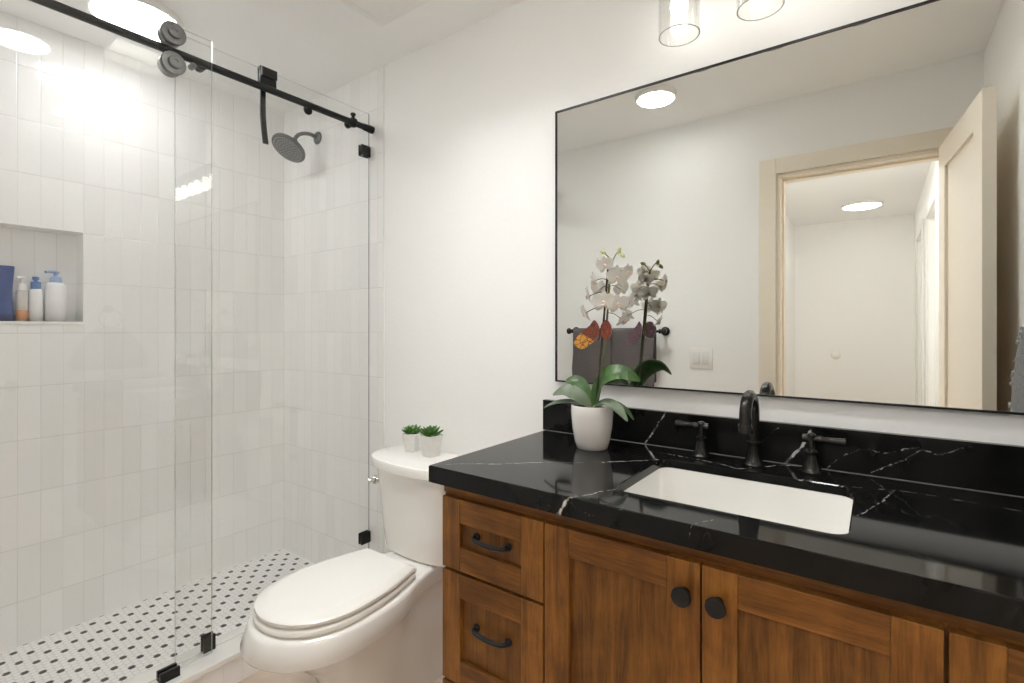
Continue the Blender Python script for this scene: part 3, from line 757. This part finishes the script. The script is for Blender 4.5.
# black hook with a curved strap over the fixed glass
hk = thing('shower_hook', 'black over-glass hook with a long curved arm hanging beside the rail', 'hook', (GX, -.47, 2.15))
bm = B()
box(bm, GX+.0005, GX+.007, -.502, -.440, 2.130, 2.1915, .001); box(bm, GX-.0155, GX-.0085, -.502, -.440, 2.115, 2.1915, .001); box(bm, GX-.0155, GX+.007, -.502, -.440, 2.1905, 2.197, .001)
box(bm, GX+.007, GX+.019, -.500, -.442, 2.158, 2.192, .002)
mesh('clip', bm, M['black'], hk, 40)
bm = B()
pth = cat([(GX-.0135, -.481, 2.13), (GX-.016, -.481, 2.08), (GX-.018, -.479, 2.02), (GX-.016, -.476, 1.97), (GX-.014, -.471, 1.918)], 6)
rings = []
for i, p in enumerate(pth): rings.append([p+Vector((dx, dy, 0)) for dx, dy in ((-.004, -.0095), (.004, -.0095), (.004, .0095), (-.004, .0095))])
loft(bm, rings); bend_bevel(bm, .0015, 2, 50)
mesh('arm', bm, M['black'], hk, 40)

# shower head
hx = -2.264
sh = thing('showerhead', 'dark grey round shower head on a short curved arm on the end wall', 'shower head', (hx, -.1, 2.17))
bm = B(); lathe(bm, [(.032, 0), (.032, .003), (.028, .008), (.014, .012), (.012, .016)], (hx, -.0005, 2.172), (0, -1, 0), 28); mesh('flange', bm, M['headgrey'], sh, 40)
hd = Vector((hx+.006, -.160, 2.072)); ax = Vector((.05, -.56, -.83)).normalized()
bm = B(); tube(bm, cat([(hx, -.008, 2.172), (hx, -.045, 2.178), (hx, -.085, 2.168), (hx-.001, -.112, 2.148), tuple(hd-ax*.052)], 6), .0095, 16); mesh('arm', bm, M['headgrey'], sh, 40)
bm = B(); lathe(bm, [(.010, -.064), (.017, -.060), (.019, -.050), (.016, -.043), (.022, -.036), (.038, -.026), (.064, -.017), (.080, -.010), (.082, -.002), (.080, .003), (.076, .004)], hd, ax, 40)
head = mesh('head', bm, M['headgrey'], sh, 40)
bm = B(); lathe(bm, [(.075, .003), (.075, .0055), (.001, .0065)], hd, ax, 40)
x_, y_ = frame_of(ax)
for rr, n in ((.012, 6), (.025, 12), (.039, 18), (.053, 26), (.067, 34)):
    for k in range(n):
        a = 2*PI*k/n; lathe(bm, [(.0030, .005), (.0022, .0085)], hd + (x_*math.cos(a)+y_*math.sin(a))*rr, ax, 6, mi=1)
mesh('nozzle_face', bm, [plain('nozzle_face_rubber', (.13, .13, .127), .5, vary=.6, scale=130), plain('pale_nozzle_rubber', (.46, .46, .45), .5)], head, 40)

# ------------------------------------------------------------------ bottles in the niche
NX, NZ = -2.628, NZ0 + .0003
def bottle_part(name, prof, x, y, mat, parent, sx=1.0, seg=28, label=None):
    bm = B(); lathe(bm, prof, (0, 0, 0), (0, 0, 1), seg)
    for q in bm.verts: q.co = Vector((q.co.x*sx + x, q.co.y + y, q.co.z + NZ))
    return mesh(name, bm, mat, parent, 40, label)
b1 = thing('shampoo_bottle', 'tall dark blue waisted bottle at the left end of the niche', 'bottle', (NX, -1.062, NZ))
bottle_part('body', [(.026, 0), (.028, .003), (.027, .03), (.023, .09), (.0225, .12), (.026, .17), (.0285, .203), (.028, .206), (.001, .207)], NX, -1.062, M['blue'], b1, .8)
bottle_part('cap', [(.0285, -.001), (.0295, .001), (.0292, .022), (.0275, .026)], NX, -1.062, M['blue_dark'], b1, .8)
b2 = thing('soap_dispenser', 'clear pump bottle with orange liquid and a white pump in the niche', 'bottle', (NX, -1.014, NZ))
bottle_part('body', [(.0165, 0), (.0178, .002), (.0178, .108), (.0165, .114), (.010, .118), (.001, .1185)], NX, -1.014, M['clearbottle'], b2)
bottle_part('liquid_band', [(.0177, .003), (.0181, .004), (.0181, .042), (.0177, .043)], NX, -1.014, M['orange'], b2)
pm = bottle_part('pump', [(.013, .1175), (.013, .138), (.009, .141), (.005, .143), (.005, .160), (.010, .161), (.010, .170), (.006, .172)], NX, -1.014, M['white_plastic'], b2)
bm = B(); tube(bm, [(NX, -1.014, NZ+.166), (NX+.012, -1.024, NZ+.167), (NX+.020, -1.031, NZ+.162)], [.005, .0045, .004], 10); mesh('nozzle', bm, M['white_plastic'], pm, 40)
b3 = thing('lotion_bottle', 'slim white bottle with a dark blue pump cap in the niche', 'bottle', (NX, -.975, NZ))
bottle_part('body', [(.0195, 0), (.021, .003), (.0205, .06), (.0185, .118), (.015, .125), (.001, .126)], NX, -.975, M['bottlewhite'], b3)
bottle_part('cap', [(.0145, .125), (.015, .127), (.015, .150), (.012, .153), (.006, .154), (.006, .160), (.010, .161), (.010, .172), (.001, .173)], NX, -.975, M['blue_cap'], b3)
b4 = thing('lotion_bottle', 'wide white bottle with a pale blue pump, rightmost in the niche', 'bottle', (NX, -.917, NZ))
bottle_part('body', [(.031, 0), (.0335, .004), (.033, .09), (.031, .140), (.024, .152), (.014, .156), (.001, .156)], NX, -.917, M['bottlewhite'], b4)
pm = bottle_part('pump', [(.0185, .1545), (.0185, .172), (.014, .178), (.0065, .181), (.0065, .190), (.012, .191), (.012, .198), (.001, .199)], NX, -.917, M['paleblue'], b4)
bm = B(); tube(bm, [(NX, -.917, NZ+.195), (NX+.012, -.938, NZ+.196), (NX+.020, -.951, NZ+.192)], [.006, .0055, .005], 10); mesh('nozzle', bm, M['paleblue'], pm, 40)

# ------------------------------------------------------------------ succulents on the tank lid
def leaf_bm(bm, base, d, up, L, W, curl=.0, n=7, thick=.0012, tip=.35, cup=.25, mi=0, mi_back=None):
    """a leaf as a thin closed blade: base point, direction, up vector, length, width, droop"""
    d = Vector(d).normalized(); up = Vector(up); up = (up - d*up.dot(d)).normalized(); s = d.cross(up)
    top = []; bot = []
    for i in range(n+1):
        t = i/n
        w = W*.5*max(.04, math.sin(PI*min(1, (t*.92+.08)))**tip * (1 if t < .96 else .6))
        c = Vector(base) + d*(L*t*(1-.25*abs(curl)*t)) + up*(-curl*L*t*t)
        row = []
        for k in (-1, -.5, 0, .5, 1): row.append(c + s*(w*k) + up*(cup*w*(k*k)))
        top.append(row); bot.append([p - up*thick*(1 if abs(k) < .9 else .3) for p, k in zip(row, (-1, -.5, 0, .5, 1))])
    V = [[bm.verts.new(p) for p in r] for r in top]; Wv = [[bm.verts.new(p) for p in r] for r in bot]
    mb = mi if mi_back is None else mi_back
    for i in range(n):
        for k in range(4):
            bm.faces.new((V[i][k], V[i][k+1], V[i+1][k+1], V[i+1][k])).material_index = mi
            bm.faces.new((Wv[i][k+1], Wv[i][k], Wv[i+1][k], Wv[i+1][k+1])).material_index = mb
        bm.faces.new((V[i][0], V[i+1][0], Wv[i+1][0], Wv[i][0])).material_index = mb
        bm.faces.new((V[i+1][4], V[i][4], Wv[i][4], Wv[i+1][4])).material_index = mb
    bm.faces.new([*V[0]][::-1] + [*Wv[0]]).material_index = mb
    bm.faces.new([*V[n]] + [*Wv[n]][::-1]).material_index = mb
def succulent(label, x, y, rot, sc, rnd):
    z0 = .7452
    t = thing('potted_succulent', label, 'potted plant', (x, y, z0), 'small succulents on the toilet tank')
    bm = B(); Rm = Matrix.Translation((x, y, z0)) @ Matrix.Rotation(rot, 4, 'Z')
    rg = []
    for w, z, r in ((.021, 0, .008), (.0225, .0015, .009), (.0305, .066, .010), (.0312, .070, .010), (.0285, .0705, .009), (.0275, .058, .009)):
        rg.append([Rm @ p for p in rrect(-w*sc, w*sc, -w*sc, w*sc, z*sc, r*sc, 4)])
    loft(bm, rg); mesh('pot', bm, M['pot_cement'], t, 50)
    bm = B(); loft(bm, [[Rm @ p for p in rrect(-.0272*sc, .0272*sc, -.0272*sc, .0272*sc, z*sc, .009*sc, 4)] for z in (.0585, .0635)]); mesh('soil', bm, M['soil'], t)
    bm = B(); r = random.Random(rnd)
    for ring, (n, el, L, W) in enumerate(((10, 16, .042, .017), (9, 36, .042, .0165), (8, 54, .040, .015), (5, 74, .034, .012))):
        for k in range(n):
            a = 2*PI*(k+.5*ring)/n + r.uniform(-.15, .15); e_ = math.radians(el + r.uniform(-7, 7))
            d = Vector((math.cos(a)*math.cos(e_), math.sin(a)*math.cos(e_), math.sin(e_)))
            leaf_bm(bm, Vector((x, y, z0+.064*sc)) + Vector((math.cos(a), math.sin(a), 0))*.003, d, (0, 0, 1) if el < 70 else (math.cos(a), math.sin(a), .2), L*sc*r.uniform(.9, 1.1), W*sc, -.18, 5, .0032*sc, .6, .25)
    mesh('rosette', bm, M['succ'], t, 60)
succulent('small green succulent in a white square pot, the one farther from the vanity', -1.452, -.118, .35, 1.0, 3)
succulent('small green succulent in a white square pot, the one nearer the vanity', -1.340, -.128, -.1, 1.12, 5)

# ------------------------------------------------------------------ orchid
ox, oy = -.662, -.155
orc = thing('potted_orchid', 'white orchid in a glossy white round pot on the black counter', 'potted plant', (ox, oy, ZC))
bm = B(); lathe(bm, [(.040, 0), (.0435, .002), (.050, .022), (.0565, .06), (.0595, .10), (.0598, .121), (.0590, .124), (.0565, .124), (.0555, .121), (.0548, .105)], (ox, oy, ZC+.0003), (0, 0, 1), 48); mesh('pot', bm, M['pot'], orc, 50)
bm = B(); lathe(bm, [(.0545, .106), (.0545, .112), (.03, .118), (.001, .121)], (ox, oy, ZC), (0, 0, 1), 32); mesh('moss', bm, M['soil'], orc, 60)
def blade(ctrl, widths, mat, nrm=(0, -.35, 1), fold=.22, thick=.0022):
    """broad leaf: centre line through ctrl, half widths along it"""
    P = cat(ctrl, 6); n = len(P)-1; bm = B(); V = []; Wv = []
    ks = (-1, -.6, -.25, 0, .25, .6, 1)
    for i, p in enumerate(P):
        d = (P[min(i+1, n)] - P[max(i-1, 0)]).normalized(); up = Vector(nrm); up = (up - d*up.dot(d)).normalized(); s = d.cross(up)
        f = i/n*(len(widths)-1); a = int(min(f, len(widths)-2)); w = widths[a]*(1-(f-a)) + widths[a+1]*(f-a)
        row = [p + s*w*k + up*(fold*w*abs(k)**1.4) for k in ks]
        V.append([bm.verts.new(q) for q in row]); Wv.append([bm.verts.new(q - up*thick*(.25 if abs(k) == 1 else 1)) for q, k in zip(row, ks)])
    m_ = len(ks)
    for i in range(n):
        for k in range(m_-1):
            bm.faces.new((V[i][k], V[i][k+1], V[i+1][k+1], V[i+1][k])); bm.faces.new((Wv[i][k+1], Wv[i][k], Wv[i+1][k], Wv[i+1][k+1]))
        bm.faces.new((V[i][0], V[i+1][0], Wv[i+1][0], Wv[i][0])); bm.faces.new((V[i+1][-1], V[i][-1], Wv[i][-1], Wv[i+1][-1]))
    bm.faces.new(V[0][::-1] + Wv[0]); bm.faces.new(V[n] + Wv[n][::-1])
    mesh('leaf', bm, mat, orc, 70)
zt = ZC+.122
blade([(ox, oy, zt-.004), (-.688, -.150, 1.035), (-.718, -.148, 1.062), (-.752, -.150, 1.062)], [.006, .015, .022, .019, .003], M['leaf'], (.2, -.7, .7))
blade([(ox-.004, oy-.006, zt-.003), (-.695, -.172, 1.022), (-.735, -.182, 1.036), (-.775, -.186, 1.022)], [.007, .020, .025, .021, .003], M['leaf_pale'], (0, -.6, .8))
blade([(ox-.006, oy-.006, zt-.004), (-.705, -.178, 1.004), (-.755, -.19, 1.002), (-.800, -.196, .983)], [.006, .012, .014, .012, .002], M['leaf_pale'], (0, -.35, 1))
blade([(ox+.004, oy-.004, zt-.004), (-.640, -.160, 1.050), (-.608, -.168, 1.085), (-.565, -.160, 1.095), (-.524, -.140, 1.074)], [.008, .024, .032, .030, .021, .003], M['leaf'], (-.25, -.75, .65))
blade([(ox+.006, oy-.010, zt-.003), (-.612, -.178, 1.013), (-.570, -.192, 1.003), (-.536, -.198, .972)], [.008, .015, .017, .013, .002], M['leaf_pale'], (.15, -.5, .9))
blade([(ox+.006, oy+.004, zt-.004), (-.618, -.130, 1.006), (-.580, -.120, .992), (-.552, -.116, .962)], [.006, .011, .012, .009, .002], M['leaf'], (.15, -.3, .9))
S0 = [(ox+.012, oy, zt-.01), (-.634, -.155, 1.06), (-.621, -.155, 1.18), (-.613, -.156, 1.27), (-.606, -.157, 1.36), (-.600, -.156, 1.405)]
bm = B(); tube(bm, cat(S0, 8), [.0030]*41, 10)
tube(bm, cat([(-.600, -.156, 1.403), (-.590, -.157, 1.420), (-.580, -.160, 1.430), (-.572, -.160, 1.426)], 5), .0017, 8)
tube(bm, cat([(-.600, -.156, 1.403), (-.610, -.157, 1.418), (-.622, -.160, 1.430)], 5), .0015, 8)
stem = mesh('stem', bm, M['stem'], orc, 60)
bm = B(); tube(bm, [(ox+.012, oy-.007, zt-.02), (-.626, -.1615, 1.20), (-.609, -.1625, 1.385)], .0031, 8); mesh('stake', bm, M['stake'], orc, 60)
for (p, d) in (((-.625, -.161, 1.432), (-.8, -.1, .25)), ((-.566, -.161, 1.419), (.55, -.1, -.6)), ((-.576, -.162, 1.432), (.3, .1, .9))):
    bm = B(); lathe(bm, [(.001, -.010), (.0045, -.005), (.0058, 0), (.0045, .006), (.001, .010)], p, d, 12); mesh('bud', bm, M['bud'], stem, 70)
def flower(p, face, sz, roll, src):
    """phalaenopsis: three sepals, two broad petals, a lip; on a thin pedicel from src"""
    p = Vector(p); n = Vector(face).normalized(); bm = B()
    up = Vector((0, 0, 1)); up = (up - n*up.dot(n)).normalized(); sd_ = n.cross(up)
    def dirn(a): return (up*math.cos(a) + sd_*math.sin(a))
    for a, L, Wd in ((0, .92, .52), (PI*.72, .92, .5), (-PI*.72, .92, .5)):
        d = dirn(a+roll); leaf_bm(bm, p - n*.001, d + n*.08, n, sz*L, sz*Wd, .12, 6, .0006, .55, .12)
    for a in (PI*.40, -PI*.40):
        d = dirn(a+roll); leaf_bm(bm, p + n*.0015, d + n*.12, n, sz*1.05, sz*1.0, .15, 7, .0006, .50, .12)
    lathe(bm, [(.0035, -.004), (.005, 0), (.004, .006), (.001, .009)], p, n, 8, mi=1)
    for a in (-.5, .5): leaf_bm(bm, p+n*.002, dirn(PI+a+roll)*.7 + n*.9, n, sz*.38, sz*.22, .3, 4, .0006, .5, .4, mi=1)
    f = mesh('flower', bm, [M['petal'], M['lip']], orc, 60)
    bm = B(); s = Vector(src); tube(bm, cat([s, s.lerp(p - n*.006, .5) + Vector((0, 0, .006)), p - n*.004], 4), .0011, 6); mesh('pedicel', bm, M['stem'], f, 60)
FL = [((-.606, -.186, 1.392), (-.1, -.9, -.2), .030, .1, (-.601, -.156, 1.398)),
      ((-.628, -.176, 1.408), (-.7, -.6, 0), .026, .4, (-.602, -.156, 1.392)),
      ((-.574, -.180, 1.356), (.5, -.8, -.2), .032, -.1, (-.606, -.157, 1.360)),
      ((-.645, -.178, 1.352), (-.75, -.6, -.15), .033, .2, (-.607, -.157, 1.350)),
      ((-.552, -.160, 1.372), (.9, -.1, -.1), .028, .1, (-.605, -.157, 1.372)),
      ((-.608, -.190, 1.290), (.05, -.95, -.05), .037, 0, (-.612, -.156, 1.300)),
      ((-.664, -.172, 1.310), (-.85, -.35, -.2), .033, .2, (-.611, -.156, 1.316)),
      ((-.572, -.178, 1.284), (.7, -.7, -.1), .033, .15, (-.612, -.156, 1.292)),
      ((-.678, -.166, 1.262), (-.85, -.2, -.4), .031, .3, (-.613, -.156, 1.280)),
      ((-.570, -.150, 1.240), (.8, -.1, -.5), .028, 0, (-.615, -.156, 1.262)),
      ((-.640, -.146, 1.330), (-.5, .6, -.2), .031, .2, (-.610, -.156, 1.330)),
      ((-.590, -.120, 1.330), (.35, .9, -.1), .031, -.2, (-.609, -.156, 1.335)),
      ((-.560, -.124, 1.290), (.7, .6, -.3), .030, .1, (-.612, -.156, 1.300)),
      ((-.600, -.122, 1.375), (.1, .9, .1), .028, .1, (-.605, -.157, 1.380))]
for f in FL: flower(*f)

# butterfly clip on the stem
bf = thing('butterfly_clip', 'orange and brown butterfly ornament clipped to the orchid stem', 'ornament', (-.628, -.162, 1.20))
def butterfly_mat(name, dark, mid, light, spots):
    m, nt, b = new_mat(name); e = N(nt); pr(b, Roughness=.5)
    p = e.pos(); n = e.noise(p, 55, 3, .6); vo = nt.nodes.new('ShaderNodeTexVoronoi'); vo.feature = 'DISTANCE_TO_EDGE'; vo.inputs['Scale'].default_value = 70; nt.links.new(p, vo.inputs['Vector'])
    c = e.mix(e.smooth(e.m('ADD', e.m('MULTIPLY', e.sep(p)[0], .5), e.m('MULTIPLY', e.sep(p)[2], .85)), -.026, -.020), light, mid)
    c = e.mix(e.m('SUBTRACT', 1.0, e.smooth(vo.outputs['Distance'], .02, .07)), c, dark)
    c = e.mix(e.smooth(n, .62, .66), c, spots)
    nt.links.new(c, b.inputs['Base Color']); return m
M['bf_front'] = butterfly_mat('butterfly_wing_face', (.06, .018, .012), (.19, .035, .016), (.60, .28, .035), (.28, .06, .02))
M['bf_back'] = butterfly_mat('butterfly_wing_reverse', (.48, .25, .36), (.68, .42, .54), (.60, .36, .48), (.85, .70, .75))
def wing(pts, yoff):
    bm = B(); P = cat([Vector((x, 0, z)) for x, z in pts], 5, True)
    c = Vector((-.628, -.171, 1.205))
    fr = [bm.verts.new(c + Vector((p.x, yoff - abs(p.x)*.30 - .0008, p.z))) for p in P]; bk = [bm.verts.new(c + Vector((p.x, yoff - abs(p.x)*.30 + .0008, p.z))) for p in P]
    bm.faces.new(fr).material_index = 0; bm.faces.new(bk[::-1]).material_index = 1
    for i in range(len(P)):
        j = (i+1) % len(P); bm.faces.new((fr[i], fr[j], bk[j], bk[i])).material_index = 1
    return bm
wl = wing([(0, .006), (-.015, .036), (-.030, .020), (-.052, .002), (-.072, -.028), (-.052, -.046), (-.030, -.034), (-.010, -.016)], 0)
mesh('wing', wl, [M['bf_front'], M['bf_back']], bf)
wr = wing([(0, .006), (.008, .030), (.024, .036), (.038, .020), (.038, -.002), (.026, -.018), (.010, -.014)], 0)
mesh('wing', wr, [M['bf_front'], M['bf_back']], bf)
bm = B(); tube(bm, [(-.634, -.1705, 1.185), (-.629, -.171, 1.205), (-.624, -.1705, 1.228)], [.0015, .0032, .0022], 8); mesh('body', bm, M['stake'], bf, 60)

# ------------------------------------------------------------------ towel bar, towels and switch on the doorway wall
TZ, TY = 1.203, YF+.070
tb = thing('towel_bar', 'black towel bar with round end knobs, seen in the mirror', 'towel bar', (-1.28, YF, TZ))
bm = B(); tube(bm, [(-1.585, TY, TZ), (-.980, TY, TZ)], .0075, 14); mesh('bar', bm, M['black'], tb, 40)
for x, s in ((-1.572, -1), (-.990, 1)):
    bm = B(); lathe(bm, [(.026, 0), (.026, .005), (.018, .010), (.010, .014), (.009, .050), (.012, .056)], (x, YF+.0005, TZ), (0, 1, 0), 24); mesh('post', bm, M['black'], tb, 40)
    bm = B(); lathe(bm, [(.008, -.016), (.013, -.012), (.013, -.006), (.010, 0), (.017, .006), (.020, .014), (.018, .022), (.009, .028), (.001, .029)], (x, TY, TZ), (s, 0, 0), 24); mesh('finial', bm, M['black'], tb, 40)
def hanging_towel(label, x0, x1, zf, zb, seed):
    r = random.Random(seed); bm = B(); n = 20; rows = []
    prof = [(TY+.022, zf), (TY+.0225, zf+.08), (TY+.021, zf+.18), (TY+.018, TZ-.03), (TY+.0165, TZ+.004), (TY+.011, TZ+.0145), (TY, TZ+.0185), (TY-.011, TZ+.0145), (TY-.0165, TZ+.004), (TY-.018, TZ-.03), (TY-.021, zb+.15), (TY-.022, zb)]
    inn = [(TY-.012, zb), (TY-.011, zb+.15), (TY-.0095, TZ-.03), (TY-.0085, TZ), (TY-.006, TZ+.0075), (TY, TZ+.0095), (TY+.006, TZ+.0075), (TY+.0085, TZ), (TY+.0095, TZ-.03), (TY+.011, zf+.18), (TY+.012, zf+.08), (TY+.012, zf)]
    rings = []
    for k in range(n+1):
        u = k/n; x = x0+(x1-x0)*u
        wv = .003*math.sin(u*9+seed) + .002*math.sin(u*21+seed*2)
        ring = []
        for (y, z) in prof+inn:
            amp = max(0, min(1, (TZ-z)/.2)); ring.append(Vector((x + .004*amp*math.sin(z*30+seed)*(1 if k in (0, n) else .3), y+wv*amp*(1 if y > TY else -.5), z)))
        rings.append(ring)
    loft(bm, rings); o = mesh('hand_towel', bm, M['towel'], None, 60)
    setp(o, label, 'towel', 'charcoal towels on the towel bar')
hanging_towel('charcoal folded hand towel on the bar, the one beside the shower end', -1.548, -1.292, .886, .91, 1)
hanging_towel('charcoal folded hand towel on the bar, the one nearer the light switch', -1.282, -1.026, .880, .91, 4)
sw = thing('light_switch', 'white double rocker switch plate between towel bar and doorway', 'light switch', (-.79, YF, 1.055))
bm = B(); box(bm, -.851, -.729, YF+.0005, YF+.006, .996, 1.114, .002); mesh('plate', bm, M['white_plastic'], sw, 40)
for x in (-.813, -.767):
    bm = B(); box(bm, x-.0165, x+.0165, YF+.0062, YF+.0095, 1.022, 1.088, .0015); mesh('rocker', bm, plain('rocker_plastic', (.80, .79, .77), .3), sw, 40)

# grey towel on a ring on the right wall, by the mirror
tr = thing('towel_ring', 'black towel ring on the right wall beside the mirror', 'towel ring', (XR, -.385, 1.36))
bm = B(); lathe(bm, [(.025, 0), (.025, .006), (.010, .010), (.009, .040), (.012, .045)], (XR-.0005, -.385, 1.345), (-1, 0, 0), 24); mesh('post', bm, M['black'], tr, 40)
bm = B(); tube(bm, [(XR-.040, -.385+.060*math.sin(a), 1.285+.060*math.cos(a)) for a in [2*PI*k/40 for k in range(41)]], .005, 10, cap=False); mesh('ring', bm, M['black'], tr, 60)
gt = thing('hand_towel', 'fluffy grey hand towel with pale fringe hanging on the right wall', 'towel', (XR-.04, -.385, .95))
bm = B(); rings = []; 
for k, (z, hw, th) in enumerate(((.96, .185, .020), (1.00, .205, .022), (1.06, .188, .022), (1.12, .158, .020), (1.17, .125, .018), (1.222, .070, .014))):
    ring = []
    for i in range(24):
        a = 2*PI*i/24; y = -.385 + hw*math.cos(a); x = XR-.040 + th*math.sin(a)*(1 + .25*math.cos(a*6+k)); ring.append(Vector((x, y, z)))
    rings.append(ring)
loft(bm, rings); mesh('cloth', bm, M['greytowel'], gt, 70)
rr_ = random.Random(9)
for s in (-1, 1):
    bm = B()
    for (z0, w0), (z1, w1) in zip([(.96, .185), (1.00, .205), (1.06, .188), (1.12, .158), (1.17, .125)], [(1.00, .205), (1.06, .188), (1.12, .158), (1.17, .125), (1.222, .070)]):
        for q in range(10):
            t = q/10; z = z0+(z1-z0)*t; w = w0+(w1-w0)*t
            lathe(bm, [(.004, -.006), (.0058, 0), (.004, .006)], (XR-.044+rr_.uniform(-.006, .006), -.385+s*(w+rr_.uniform(-.002, .004)), z), (rr_.uniform(-1, 1), rr_.uniform(-1, 1), rr_.uniform(-1, 1)), 6)
    o = mesh('fringe', bm, M['towel_trim'], gt, 70); o['kind'] = 'stuff'
